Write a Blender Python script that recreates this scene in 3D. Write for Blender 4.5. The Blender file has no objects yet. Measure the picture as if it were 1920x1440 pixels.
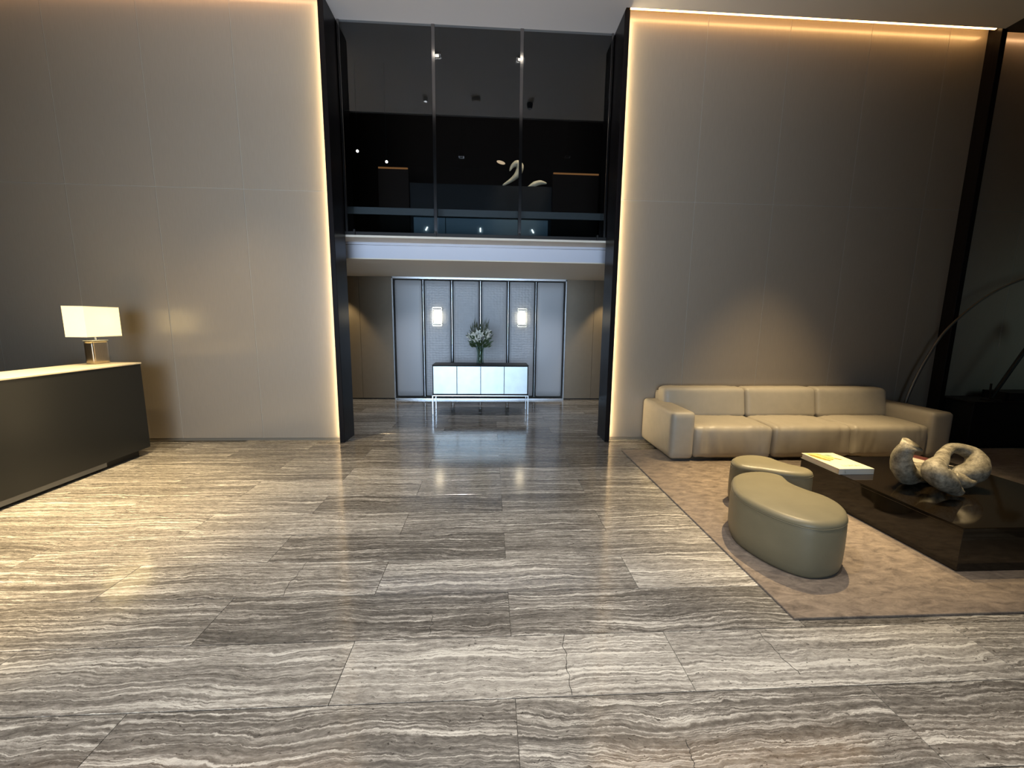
import bpy, bmesh, math, random
from mathutils import Vector, Matrix, noise as mnoise

random.seed(7)
S = bpy.context.scene
COL = S.collection

# ------------------------------------------------------------------ camera
cam_d = bpy.data.cameras.new('camera'); cam = bpy.data.objects.new('camera', cam_d); COL.objects.link(cam)
R_ = Vector((0.99845308, -0.05421459, 0.01233834)); U_ = Vector((-0.00406955, 0.15005713, 0.98866895)); F_ = Vector((0.05545173, 0.98718977, -0.14960437))
m = Matrix((( R_.x, U_.x, -F_.x, 0.0), (R_.y, U_.y, -F_.y, 0.0), (R_.z, U_.z, -F_.z, 1.5), (0, 0, 0, 1)))
cam.matrix_world = m
cam_d.sensor_fit = 'HORIZONTAL'; cam_d.sensor_width = 36.0; cam_d.lens = 768.4 / 1920 * 36.0
cam_d.clip_start = 0.05; cam_d.clip_end = 100
S.camera = cam

# ------------------------------------------------------------------ exposure, world
S.view_settings.view_transform = 'Standard'; S.view_settings.look = 'None'
S.view_settings.exposure = 0.0; S.view_settings.gamma = 1.0; S.view_settings.use_curve_mapping = False
W = bpy.data.worlds.new('world'); S.world = W; W.use_nodes = True
W.node_tree.nodes['Background'].inputs[0].default_value = (0.55, 0.7, 1.0, 1); W.node_tree.nodes['Background'].inputs[1].default_value = 0.05

# ------------------------------------------------------------------ lights
def aim(o, tgt):
    d = Vector(tgt) - o.location
    o.rotation_euler = d.to_track_quat('-Z', 'Y').to_euler()
def area(name, loc, tgt, sx, sy, power, color, spread=180):
    l = bpy.data.lights.new(name, 'AREA'); l.shape = 'RECTANGLE'; l.size = sx; l.size_y = sy; l.energy = power; l.color = color
    l.spread = math.radians(spread)
    o = bpy.data.objects.new(name, l); COL.objects.link(o); o.location = loc; aim(o, tgt); return o
def spot(name, loc, tgt, power, color, angle=50, blend=0.6, r=0.04):
    l = bpy.data.lights.new(name, 'SPOT'); l.energy = power; l.color = color; l.spot_size = math.radians(angle); l.spot_blend = blend; l.shadow_soft_size = r
    o = bpy.data.objects.new(name, l); COL.objects.link(o); o.location = loc; aim(o, tgt); return o
WARM = (1.0, 0.755, 0.42); NEUT = (1.0, 0.86, 0.68); COOL = (0.60, 0.78, 1.0)
# daylight through the street windows behind the camera
area('daylight_window', (-1.3, -4.2, 1.9), (-1.0, 5, 1.9), 5.0, 3.2, 96, COOL, 66)
area('lounge_fill', (7.7, 1.8, 2.2), (7.5, 5.0, 1.5), 1.2, 1.6, 1.3, (.55, .85, .90), 60)  # added cool fill that lifts the dark far right, no window there
area('ceiling_fill', (-0.6, -4.1, 0.6), (-0.5, 4.6, 4.9), 3.6, 0.8, 30, (.95, .93, .95), 46)  # added uplight that brightens the ceiling, imitating bounced daylight
# ceiling spots (all sit in ceiling downlights, z = 4.88)
DL = [  # x, y, target, power, angle, colour
    (-2.9, 2.9, (-3.8, 2.8, 0), 2900, 54, WARM),
    (-2.6, 3.9, (-2.8, 3.8, 0), 700, 62, WARM),
    (-4.3, 3.6, (-4.1, 3.9, 1), 300, 40, WARM),
    (3.0, 3.9, (2.2, 3.05, 0), 1800, 34, WARM),
    (3.4, 3.6, (3.45, 4.05, 0), 1150, 46, WARM),
    (3.9, 3.4, (3.2, 2.7, 0.3), 700, 22, WARM),
    (-0.6, 1.5, (-0.6, 1.3, 0), 950, 86, (1.0, .93, .85)),  # added unseen spot to brighten the front floor
    (1.6, 1.7, (1.7, 1.3, 0), 300, 60, (1.0, .93, .85)),  # second added spot for the front floor
    (3.0, 1.8, (2.7, 1.7, 0), 130, 60, WARM),
    (-0.70, 4.80, (-0.7, 4.6, 0), 60, 60, NEUT),
    (0.39, 4.80, (0.4, 4.6, 0), 60, 60, NEUT),
]
for i, (x, y, t, p, a, c) in enumerate(DL):
    spot('downlight_lamp', (x, y, 4.885), t, p, c, a, 1.0, 0.035)
spot('corridor_lamp', (-2.72, 7.55, 2.27), (-2.66, 7.72, 0), 45, WARM, 70, 0.5, 0.02)
spot('corridor_lamp', (2.22, 7.55, 2.27), (2.2, 7.72, 0), 45, WARM, 70, 0.5, 0.02)
spot('corridor_lamp', (-1.5, 6.7, 2.27), (-1.5, 6.9, 0), 46, (.95, .95, 1.0), 120, 0.8, 0.03)  # added unseen lamp that brightens soffit, pads and recess floor
spot('corridor_lamp', (1.2, 6.7, 2.27), (1.2, 6.9, 0), 46, (.95, .95, 1.0), 120, 0.8, 0.03)  # its added twin on the right
spot('gallery_lamp', (0.9, 6.1, 5.4), (0.55, 6.9, 3.8), 160, NEUT, 30, 0.5, 0.02)

# ------------------------------------------------------------------ materials
def nt(name):
    m = bpy.data.materials.new(name); m.use_nodes = True; t = m.node_tree
    return m, t, t.nodes, t.links, t.nodes['Principled BSDF']
def prin(name, col, rough=0.5, metal=0.0, ior=1.5, spec=0.5, coat=0.0, sheen=0.0, emis=None, es=0.0, noise=0.0, nscale=20, bump=0.0, bscale=60, stretch=(1, 1, 1), trans=0.0):
    m, t, N, L, b = nt(name)
    b.inputs['Base Color'].default_value = (*col, 1); b.inputs['Roughness'].default_value = rough; b.inputs['Metallic'].default_value = metal
    b.inputs['IOR'].default_value = ior; b.inputs['Specular IOR Level'].default_value = spec
    b.inputs['Coat Weight'].default_value = coat; b.inputs['Coat Roughness'].default_value = 0.05
    b.inputs['Sheen Weight'].default_value = sheen; b.inputs['Transmission Weight'].default_value = trans
    if emis: b.inputs['Emission Color'].default_value = (*emis, 1); b.inputs['Emission Strength'].default_value = es
    if noise or bump:
        tc = N.new('ShaderNodeTexCoord'); mp = N.new('ShaderNodeMapping'); mp.inputs['Scale'].default_value = stretch
        L.new(tc.outputs['Object'], mp.inputs[0])
    if noise:
        n = N.new('ShaderNodeTexNoise'); n.inputs['Scale'].default_value = nscale; n.inputs['Detail'].default_value = 6; L.new(mp.outputs[0], n.inputs['Vector'])
        r = N.new('ShaderNodeMapRange'); r.inputs[1].default_value = .3; r.inputs[2].default_value = .7; r.inputs[3].default_value = 1 - noise; r.inputs[4].default_value = 1 + noise
        L.new(n.outputs['Fac'], r.inputs[0])
        v = N.new('ShaderNodeVectorMath'); v.operation = 'SCALE'; v.inputs[0].default_value = col; L.new(r.outputs[0], v.inputs['Scale']); L.new(v.outputs[0], b.inputs['Base Color'])
    if bump:
        n2 = N.new('ShaderNodeTexNoise'); n2.inputs['Scale'].default_value = bscale; n2.inputs['Detail'].default_value = 4; L.new(mp.outputs[0], n2.inputs['Vector'])
        bu = N.new('ShaderNodeBump'); bu.inputs['Strength'].default_value = bump; bu.inputs['Distance'].default_value = 0.01
        L.new(n2.outputs['Fac'], bu.inputs['Height']); L.new(bu.outputs[0], b.inputs['Normal'])
    return m
def emit(name, col, s):
    m, t, N, L, b = nt(name); N.remove(b); e = N.new('ShaderNodeEmission'); e.inputs[0].default_value = (*col, 1); e.inputs[1].default_value = s
    L.new(e.outputs[0], N['Material Output'].inputs[0]); return m

def travertine():
    m, t, N, L, b = nt('silver_travertine')
    tc = N.new('ShaderNodeTexCoord'); oi = N.new('ShaderNodeObjectInfo')
    at = N.new('ShaderNodeAttribute'); at.attribute_type = 'OBJECT'; at.attribute_name = 'tone'
    def math_(op, a, b_=None, c=None):
        n = N.new('ShaderNodeMath'); n.operation = op
        for i, v in enumerate((a, b_, c)):
            if v is None: continue
            if isinstance(v, (int, float)): n.inputs[i].default_value = v
            else: L.new(v, n.inputs[i])
        return n.outputs[0]
    sx = N.new('ShaderNodeSeparateXYZ'); L.new(tc.outputs['Object'], sx.inputs[0])
    rnd = math_('MULTIPLY', oi.outputs['Random'], 91.0)
    def noise(vec, sc, det, rough, w=None, dim='3D'):
        n = N.new('ShaderNodeTexNoise'); n.noise_dimensions = dim; n.inputs['Scale'].default_value = sc; n.inputs['Detail'].default_value = det; n.inputs['Roughness'].default_value = rough
        L.new(vec, n.inputs['Vector'])
        if w is not None: L.new(w, n.inputs['W'])
        return n.outputs['Fac']
    def comb(x, y, z):
        n = N.new('ShaderNodeCombineXYZ')
        for i, v in enumerate((x, y, z)):
            if isinstance(v, (int, float)): n.inputs[i].default_value = v
            else: L.new(v, n.inputs[i])
        return n.outputs[0]
    base = comb(sx.outputs[0], sx.outputs[1], rnd)
    # slow warp of the bedding planes
    w1 = noise(comb(math_('MULTIPLY', sx.outputs[0], 1.3), math_('MULTIPLY', sx.outputs[1], 2.2), rnd), 1.4, 2.5, .5)
    w2 = noise(base, 17.0, 5, .65)
    yy = math_('ADD', sx.outputs[1], math_('MULTIPLY', math_('SUBTRACT', w1, .5), .13))
    yy = math_('ADD', yy, math_('MULTIPLY', math_('SUBTRACT', w2, .5), .034))
    v1 = noise(comb(math_('MULTIPLY', sx.outputs[0], .35), math_('MULTIPLY', yy, 12.0), rnd), 1.3, 4, .6)
    v2 = noise(comb(math_('MULTIPLY', sx.outputs[0], .9), math_('MULTIPLY', yy, 62.0), rnd), 1.3, 5, .65)
    v3 = noise(comb(math_('MULTIPLY', sx.outputs[0], 14.0), math_('MULTIPLY', yy, 60.0), rnd), 1.5, 4, .7)
    # thin chalky veins: ridges of v2
    rid = math_('ABSOLUTE', math_('SUBTRACT', noise(comb(math_('MULTIPLY', sx.outputs[0], .45), math_('MULTIPLY', yy, 27.0), rnd), 1.2, 3, .55), .5))
    vein = math_('SUBTRACT', 1.0, math_('MULTIPLY', rid, 22.0)); vein = math_('MAXIMUM', vein, 0.0)
    h = math_('ADD', math_('MULTIPLY', v1, .30), math_('MULTIPLY', v2, .55))
    h = math_('ADD', math_('ADD', h, .115), math_('MULTIPLY', math_('SUBTRACT', v3, .5), .60))
    h = math_('ADD', h, math_('MULTIPLY', math_('MULTIPLY', vein, v1), .48))
    h = math_('ADD', h, math_('MULTIPLY', math_('SUBTRACT', at.outputs['Fac'], .5), .33))
    cr = N.new('ShaderNodeValToRGB'); L.new(h, cr.inputs[0]); e = cr.color_ramp.elements
    e[0].position = .34; e[0].color = (.066, .060, .052, 1); e[1].position = .92; e[1].color = (.70, .67, .60, 1)
    q = cr.color_ramp.elements.new(.50); q.color = (.150, .137, .120, 1)
    q = cr.color_ramp.elements.new(.60); q.color = (.24, .222, .196, 1)
    q = cr.color_ramp.elements.new(.72); q.color = (.40, .375, .333, 1)
    # pores
    pn = noise(comb(math_('MULTIPLY', sx.outputs[0], 30.0), math_('MULTIPLY', yy, 75.0), rnd), 1.4, 2, .5)
    pore = math_('GREATER_THAN', pn, .70)
    mx = N.new('ShaderNodeMix'); mx.data_type = 'RGBA'; L.new(math_('MULTIPLY', pore, .75), mx.inputs[0]); L.new(cr.outputs[0], mx.inputs[6]); mx.inputs[7].default_value = (.03, .025, .02, 1)
    L.new(mx.outputs[2], b.inputs['Base Color'])
    rr = math_('ADD', .085, math_('MULTIPLY', v3, .09)); L.new(rr, b.inputs['Roughness'])
    b.inputs['IOR'].default_value = 1.8
    bu = N.new('ShaderNodeBump'); bu.inputs['Strength'].default_value = .12; bu.inputs['Distance'].default_value = .001
    L.new(math_('SUBTRACT', math_('MULTIPLY', v2, .6), math_('MULTIPLY', pore, .6)), bu.inputs['Height']); L.new(bu.outputs[0], b.inputs['Normal'])
    return m

def rugmat():
    m, t, N, L, b = nt('viscose_rug')
    tc = N.new('ShaderNodeTexCoord'); mp = N.new('ShaderNodeMapping'); mp.inputs['Scale'].default_value = (2.2, 5.0, 1); mp.inputs['Rotation'].default_value = (0, 0, .25); L.new(tc.outputs['Object'], mp.inputs[0])
    n = N.new('ShaderNodeTexNoise'); n.inputs['Scale'].default_value = 4.0; n.inputs['Detail'].default_value = 8; n.inputs['Roughness'].default_value = .75; n.inputs['Distortion'].default_value = .6; L.new(mp.outputs[0], n.inputs['Vector'])
    cr = N.new('ShaderNodeValToRGB'); L.new(n.outputs['Fac'], cr.inputs[0]); e = cr.color_ramp.elements
    e[0].position = .34; e[0].color = (.095, .072, .055, 1); e[1].position = .66; e[1].color = (.27, .215, .165, 1)
    L.new(cr.outputs[0], b.inputs['Base Color']); b.inputs['Roughness'].default_value = .85; b.inputs['Sheen Weight'].default_value = .25; b.inputs['Specular IOR Level'].default_value = .2
    n2 = N.new('ShaderNodeTexNoise'); n2.inputs['Scale'].default_value = 260; L.new(tc.outputs['Object'], n2.inputs['Vector'])
    bu = N.new('ShaderNodeBump'); bu.inputs['Strength'].default_value = .5; bu.inputs['Distance'].default_value = .004; L.new(n2.outputs['Fac'], bu.inputs['Height']); L.new(bu.outputs[0], b.inputs['Normal'])
    return m

def pane(name, ior, tint, rough=0.0):
    m, t, N, L, b = nt(name); N.remove(b)
    f = N.new('ShaderNodeFresnel'); ge = N.new('ShaderNodeNewGeometry'); mr = N.new('ShaderNodeMapRange')
    mr.inputs[3].default_value = ior; mr.inputs[4].default_value = 1 / ior; L.new(ge.outputs['Backfacing'], mr.inputs[0]); L.new(mr.outputs[0], f.inputs[0])
    tr = N.new('ShaderNodeBsdfTransparent'); tr.inputs[0].default_value = (*tint, 1)
    g = N.new('ShaderNodeBsdfGlossy'); g.inputs['Roughness'].default_value = rough
    mx = N.new('ShaderNodeMixShader'); L.new(f.outputs[0], mx.inputs[0]); L.new(tr.outputs[0], mx.inputs[1]); L.new(g.outputs[0], mx.inputs[2])
    L.new(mx.outputs[0], N['Material Output'].inputs[0]); return m

def shade_mat(name, col, es):
    m, t, N, L, b = nt(name); N.remove(b)
    tr = N.new('ShaderNodeBsdfTranslucent'); tr.inputs[0].default_value = (*col, 1)
    df = N.new('ShaderNodeBsdfDiffuse'); df.inputs[0].default_value = (*col, 1)
    em = N.new('ShaderNodeEmission'); em.inputs[0].default_value = (1.0, .83, .44, 1); em.inputs[1].default_value = es
    mx = N.new('ShaderNodeMixShader'); mx.inputs[0].default_value = .5; L.new(tr.outputs[0], mx.inputs[1]); L.new(df.outputs[0], mx.inputs[2])
    ad = N.new('ShaderNodeAddShader'); L.new(mx.outputs[0], ad.inputs[0]); L.new(em.outputs[0], ad.inputs[1]); L.new(ad.outputs[0], N['Material Output'].inputs[0]); return m

def scalemat():
    m = prin('scale_leather', (.44, .47, .51), .42, 0, noise=.04, nscale=8)
    t = m.node_tree; N = t.nodes; L = t.links; b = N['Principled BSDF']
    tc = N.new('ShaderNodeTexCoord'); mp = N.new('ShaderNodeMapping'); mp.inputs['Scale'].default_value = (1, 1, 1.3); L.new(tc.outputs['Object'], mp.inputs[0])
    v = N.new('ShaderNodeTexVoronoi'); v.inputs['Scale'].default_value = 17; v.inputs['Randomness'].default_value = .35; L.new(mp.outputs[0], v.inputs['Vector'])
    bu = N.new('ShaderNodeBump'); bu.inputs['Strength'].default_value = .6; bu.inputs['Distance'].default_value = .012; bu.invert = True
    L.new(v.outputs['Distance'], bu.inputs['Height']); L.new(bu.outputs[0], b.inputs['Normal']); return m

def bronze():
    m = prin('worn_bronze', (.34, .30, .23), .55, .15)
    t = m.node_tree; N = t.nodes; L = t.links; b = N['Principled BSDF']
    tc = N.new('ShaderNodeTexCoord'); n = N.new('ShaderNodeTexNoise'); n.inputs['Scale'].default_value = 22; n.inputs['Detail'].default_value = 9; n.inputs['Roughness'].default_value = .75; L.new(tc.outputs['Object'], n.inputs['Vector'])
    cr = N.new('ShaderNodeValToRGB'); L.new(n.outputs['Fac'], cr.inputs[0]); e = cr.color_ramp.elements
    e[0].position = .35; e[0].color = (.10, .088, .064, 1); e[1].position = .66; e[1].color = (.46, .42, .32, 1); L.new(cr.outputs[0], b.inputs['Base Color'])
    bu = N.new('ShaderNodeBump'); bu.inputs['Strength'].default_value = .35; bu.inputs['Distance'].default_value = .01; L.new(n.outputs['Fac'], bu.inputs['Height']); L.new(bu.outputs[0], b.inputs['Normal']); return m

M = {}
M['trav'] = travertine()
M['rug'] = rugmat()
M['panel'] = prin('taupe_wall_panel', (.345, .292, .230), .24, ior=1.5, spec=.95, noise=.035, nscale=26, stretch=(5, 5, .25), bump=.05, bscale=220)
M['seam'] = prin('pale_seam', (.41, .37, .31), .4)
M['backing'] = prin('dark_backing', (.05, .045, .04), .8)
M['ceil'] = prin('white_ceiling', (.56, .555, .56), .9)
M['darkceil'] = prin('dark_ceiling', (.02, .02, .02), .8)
M['fascia'] = prin('white_fascia', (.56, .60, .70), .6)
M['soffit'] = prin('cream_soffit', (.78, .72, .62), .7)
M['wenge'] = prin('dark_wenge', (.010, .008, .008), .30, spec=.12, noise=.25, nscale=10, stretch=(8, 8, .4))
M['taupewood'] = prin('taupe_lacquer_panel', (.24, .20, .145), .45, noise=.03, nscale=12)
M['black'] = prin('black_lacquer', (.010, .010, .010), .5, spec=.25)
M['desk'] = prin('black_lacquered_desk', (.014, .015, .015), .28, spec=.3)
M['desktop'] = prin('cream_stone_top', (.74, .66, .50), .3, noise=.05, nscale=10)
M['steel'] = prin('brushed_steel', (.55, .54, .52), .35, 1.0)
M['chrome'] = prin('polished_chrome', (.62, .66, .7), .30, 1.0)
M['darkmetal'] = prin('dull_bronze_tube', (.20, .18, .16), .45, 1.0)
M['nickel'] = prin('satin_nickel', (.47, .40, .30), .28, 1.0, noise=.05, nscale=30, stretch=(6, 6, .5))
M['silver'] = prin('silver_leaf_door', (.80, .89, .92), .42, .55, noise=.05, nscale=7)
M['leather'] = prin('cream_leather', (.43, .385, .305), .42, ior=1.45, noise=.035, nscale=14, bump=.12, bscale=260)
M['leather2'] = prin('olive_taupe_leather', (.190, .170, .108), .40, ior=1.45, noise=.05, nscale=9, bump=.10, bscale=260)
M['stitch'] = prin('dark_brown_base', (.10, .085, .06), .8)  # dark brown of the sofa base
M['tabletop'] = prin('espresso_high_gloss', (.010, .007, .004), .07, ior=1.5)
M['bronze'] = bronze()
M['palehorn'] = prin('pale_gilt_horn', (.72, .62, .42), .5, noise=.25, nscale=9)
M['pages'] = prin('book_pages', (.80, .70, .55), .8, noise=.08, nscale=20, stretch=(1, 1, 60))
M['cover'] = prin('cream_book_cover', (.66, .63, .44), .4)
M['spine'] = prin('grey_book_spine', (.55, .57, .55), .5)
M['yellow'] = prin('yellow_print', (.50, .44, .15), .4, noise=.5, nscale=30)
M['brown'] = prin('brown_print', (.26, .17, .03), .4, noise=.5, nscale=40)
M['green'] = prin('green_print', (.28, .40, .25), .4, noise=.4, nscale=30)
M['ink'] = prin('grey_ink', (.22, .23, .16), .5)
M['redprint'] = prin('dark_red_print', (.16, .05, .045), .3)
M['lily'] = prin('lily_petal', (.86, .86, .78), .5)
M['leaf'] = prin('leaf_green', (.045, .085, .03), .5, noise=.3, nscale=20)
M['frond'] = prin('grey_green_frond', (.10, .12, .07), .6, noise=.3, nscale=20)
M['stem'] = prin('stem_green', (.05, .09, .03), .5)
M['glassv'] = pane('vase_glass', 1.3, (.86, .92, .9))
M['window'] = pane('tinted_window_glass', 1.75, (.80, .83, .85))
M['balglass'] = pane('balustrade_glass', 1.5, (.70, .78, .80))
M['frost'] = prin('frosted_rail_glass', (.09, .10, .10), .4)
M['mullion'] = prin('grey_mullion', (.25, .24, .24), .15, 1.0)
M['scale'] = scalemat()
M['pad'] = prin('grey_padded_leather', (.44, .47, .51), .45, bump=.1, bscale=200)
M['led'] = emit('warm_led', (1.0, .76, .42), 36)
M['ledc'] = emit('amber_cove_led', (1.0, .55, .20), 15)
M['led2'] = emit('warm_led_dim', (1.0, .56, .26), 12)
M['refl_cove'] = emit('reflected_cove_glow', (1.0, .45, .16), .25)  # glow imitating a cove reflected in the gallery glass
M['sconce'] = emit('sconce_glow', (1.0, .86, .62), 5)
M['dl'] = emit('downlight_glow', (1.0, .90, .72), 22)
M['tiny'] = emit('small_white_glow', (1.0, .95, .88), 5)
M['shade'] = shade_mat('linen_shade', (.80, .74, .58), .78)
M['screen'] = prin('monitor_back', (.16, .19, .22), .35)
M['bluegrey'] = prin('blue_grey_cabinet', (.40, .45, .50), .5)
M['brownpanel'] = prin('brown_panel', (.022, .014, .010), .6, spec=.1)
M['amber'] = prin('amber_panel', (.3, .18, .12), .6)
M['marble'] = prin('dark_marble', (.05, .05, .05), .2)
M['grey'] = prin('grey_plaster', (.18, .175, .165), .8)

# ------------------------------------------------------------------ mesh helpers
def box(bm, x0, x1, y0, y1, z0, z1, bev=0.0, seg=2):
    vs = [bm.verts.new((x, y, z)) for z in (z0, z1) for y in (y0, y1) for x in (x0, x1)]
    fs = [bm.faces.new([vs[i] for i in f]) for f in ((0, 2, 3, 1), (4, 5, 7, 6), (0, 1, 5, 4), (2, 6, 7, 3), (0, 4, 6, 2), (1, 3, 7, 5))]
    if bev:
        es = list({e for f in fs for e in f.edges})
        bmesh.ops.bevel(bm, geom=es, offset=bev, segments=seg, profile=.5, affect='EDGES')
def obj(name, bm, mat, parent=None, loc=None, smooth=False, kind=None, label=None):
    me = bpy.data.meshes.new(name); bmesh.ops.recalc_face_normals(bm, faces=bm.faces); bm.to_mesh(me); bm.free()
    mats = mat if isinstance(mat, (list, tuple)) else [mat]
    for q in mats: me.materials.append(M[q] if isinstance(q, str) else q)
    if smooth:
        for p in me.polygons: p.use_smooth = True
    o = bpy.data.objects.new(name, me); COL.objects.link(o)
    if loc is not None: o.location = loc
    if parent is not None: o.parent = parent
    if kind: o['kind'] = kind
    if label: o['label'] = label
    return o
def bx(name, mat, parent, x0, x1, y0, y1, z0, z1, bev=0.0, seg=2, smooth=False, **k):
    bm = bmesh.new(); cx, cy = (x0 + x1) / 2, (y0 + y1) / 2
    if parent is None or k.pop('local', False):
        pass
    box(bm, x0, x1, y0, y1, z0, z1, bev, seg)
    return obj(name, bm, mat, parent, smooth=smooth, **k)
def thing(name, label, cat, loc=(0, 0, 0), rz=0, group=None):
    o = bpy.data.objects.new(name, None); COL.objects.link(o); o.location = loc; o.rotation_euler = (0, 0, rz)
    o.empty_display_size = .1; o['label'] = label; o['category'] = cat
    if group: o['group'] = group
    return o
def tag(o, label, cat, group=None):
    o['label'] = label; o['category'] = cat
    if group: o['group'] = group
    return o
def struct(o, label=None):
    o['kind'] = 'structure'
    if label: o['label'] = label
    return o
def tube(bm, pts, rad, n=14, caps=True, sub=6, squash=1.0):
    """smooth tube through pts (Catmull-Rom), radii per point"""
    P = [Vector(p) for p in pts]; Rr = list(rad) if hasattr(rad, '__len__') else [rad] * len(P)
    Q = []; q = []
    for i in range(len(P) - 1):
        p0 = P[max(i - 1, 0)]; p1 = P[i]; p2 = P[i + 1]; p3 = P[min(i + 2, len(P) - 1)]
        for s in range(sub):
            t = s / sub
            Q.append(.5 * ((2 * p1) + (-p0 + p2) * t + (2 * p0 - 5 * p1 + 4 * p2 - p3) * t * t + (-p0 + 3 * p1 - 3 * p2 + p3) * t ** 3))
            q.append(Rr[i] * (1 - t) + Rr[i + 1] * t)
    Q.append(P[-1]); q.append(Rr[-1])
    T = [(Q[min(i + 1, len(Q) - 1)] - Q[max(i - 1, 0)]).normalized() for i in range(len(Q))]
    a = T[0].orthogonal().normalized(); rings = []
    for i, (c, r) in enumerate(zip(Q, q)):
        a = (a - T[i] * a.dot(T[i])).normalized(); b = T[i].cross(a)
        rings.append([bm.verts.new(c + (a * math.cos(2 * math.pi * k / n) + b * math.sin(2 * math.pi * k / n) * squash) * r) for k in range(n)])
    for i in range(len(rings) - 1):
        for k in range(n):
            bm.faces.new((rings[i][k], rings[i][(k + 1) % n], rings[i + 1][(k + 1) % n], rings[i + 1][k]))
    if caps:
        bm.faces.new(rings[0][::-1]); bm.faces.new(rings[-1])
    return rings
def cyl(bm, c, r, z0, z1, n=20, r2=None):
    r2 = r if r2 is None else r2
    a = [bm.verts.new((c[0] + r * math.cos(2 * math.pi * k / n), c[1] + r * math.sin(2 * math.pi * k / n), z0)) for k in range(n)]
    b = [bm.verts.new((c[0] + r2 * math.cos(2 * math.pi * k / n), c[1] + r2 * math.sin(2 * math.pi * k / n), z1)) for k in range(n)]
    bm.faces.new(a[::-1]); bm.faces.new(b)
    for k in range(n): bm.faces.new((a[k], a[(k + 1) % n], b[(k + 1) % n], b[k]))
def cushion(name, mat, parent, x0, x1, y0, y1, z0, z1, r=.05, puff=(.0, .0, .0), wr=0.0, n=(22, 14, 12), seed=0, lean=0.0, wrf=None):
    """rounded, slightly puffed box with leather wrinkles"""
    bm = bmesh.new(); c = Vector(((x0 + x1) / 2, (y0 + y1) / 2, (z0 + z1) / 2)); h = Vector(((x1 - x0) / 2, (y1 - y0) / 2, (z1 - z0) / 2))
    vid = {}
    def remap(i, N, H):                        # denser sampling near the rounded edges
        t = 2 * i / N - 1; return math.copysign(abs(t) ** .72, t) * H
    def V(i, j, k):
        if (i, j, k) in vid: return vid[(i, j, k)]
        p = Vector((remap(i, n[0], h.x), remap(j, n[1], h.y), remap(k, n[2], h.z)))
        q = Vector([max(-hh + r, min(hh - r, v)) for v, hh in zip(p, h)])
        d = p - q
        if d.length > 1e-9: p = q + d.normalized() * min(r, 1e9) if sum(1 for v in d if abs(v) > 1e-9) > 1 else q + d
        u = Vector((p.x / h.x, p.y / h.y, p.z / h.z))
        f = [(1 - min(1, abs(a)) ** 2.2) * (1 - min(1, abs(b)) ** 2.2) for a, b in ((u.y, u.z), (u.x, u.z), (u.x, u.y))]
        p.x += puff[0] * f[0] * (1 if u.x > 0 else -1) * min(1, abs(u.x) ** 3); p.y += puff[1] * f[1] * (1 if u.y > 0 else -1) * min(1, abs(u.y) ** 3); p.z += puff[2] * f[2] * (1 if u.z > 0 else -1) * min(1, abs(u.z) ** 3)
        if wr:
            s = mnoise.noise(Vector((p.x * 9 + seed * 7, p.y * 2.2, p.z * 2.5))) * wr + mnoise.noise(Vector((p.x * 24 + seed * 3, p.y * 4, p.z * 5 + seed))) * wr * .4
            e = max(0, abs(u.x)) ** 3
            s *= .5 + 1.2 * e
            if abs(u.y) > .8: p.y += s * (1 if u.y > 0 else -1)
            if abs(u.z) > .8: p.z += s
        p.y += lean * (p.z + h.z)
        v = bm.verts.new(c + p); vid[(i, j, k)] = v; return v
    for ax in range(3):
        a, b = [(1, 2), (0, 2), (0, 1)][ax]
        for side in (0, n[ax]):
            for i in range(n[a]):
                for j in range(n[b]):
                    q = []
                    for di, dj in ((0, 0), (1, 0), (1, 1), (0, 1)):
                        t = [0, 0, 0]; t[ax] = side; t[a] = i + di; t[b] = j + dj; q.append(V(*t))
                    bm.faces.new(q)
    return obj(name, bm, mat, parent, smooth=True)
def spline_loop(pts, sub=8):
    n = len(pts); out = []
    for i in range(n):
        p0, p1, p2, p3 = [Vector((*pts[(i + k - 1) % n], 0)) for k in range(4)]
        for s in range(sub):
            t = s / sub
            v = .5 * ((2 * p1) + (-p0 + p2) * t + (2 * p0 - 5 * p1 + 4 * p2 - p3) * t * t + (-p0 + 3 * p1 - 3 * p2 + p3) * t ** 3)
            out.append((v.x, v.y))
    return out

# ------------------------------------------------------------------ SETTING
YW = 5.10          # face of the panelled back wall
ZC = 4.90          # ceiling
# floor: slab with every travertine tile on it
bm = bmesh.new(); box(bm, -6.8, 9.2, .447, 8.1, -.12, -.014); box(bm, -6.8, 9.2, -5.2, .447, -.12, 0)
floor = struct(obj('floor', bm, 'trav'), 'polished silver travertine floor in running bond'); floor['tone'] = .5
# grout under the tiles
RP = .331; L0 = 1.488
tile_cache = {}
def tile_mesh(ln, wd):
    k = (round(ln, 3), round(wd, 3))
    if k not in tile_cache:
        b_ = bmesh.new(); g = .0012
        box(b_, -ln / 2 + g, ln / 2 - g, -wd / 2 + g, wd / 2 - g, -.0135, 0, .0008, 1)
        me = bpy.data.meshes.new('tile'); bmesh.ops.recalc_face_normals(b_, faces=b_.faces); b_.to_mesh(me); b_.free(); me.materials.append(M['trav']); tile_cache[k] = me
    return tile_cache[k]
TONES = {(0, -.628): .95, (0, .86): .86, (1, .11): .40, (1, -1.378): .28, (2, -.633): .60, (2, .855): .80, (2, -2.12): .55, (3, -1.378): .22, (3, -2.866): .6, (4, -2.12): .72, (3, .11): .5,
         (-1, .11): .45, (-1, -1.378): .5, (-1, 1.598): .5, (5, -1.378): .3}
rt = random.Random(3)
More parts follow.
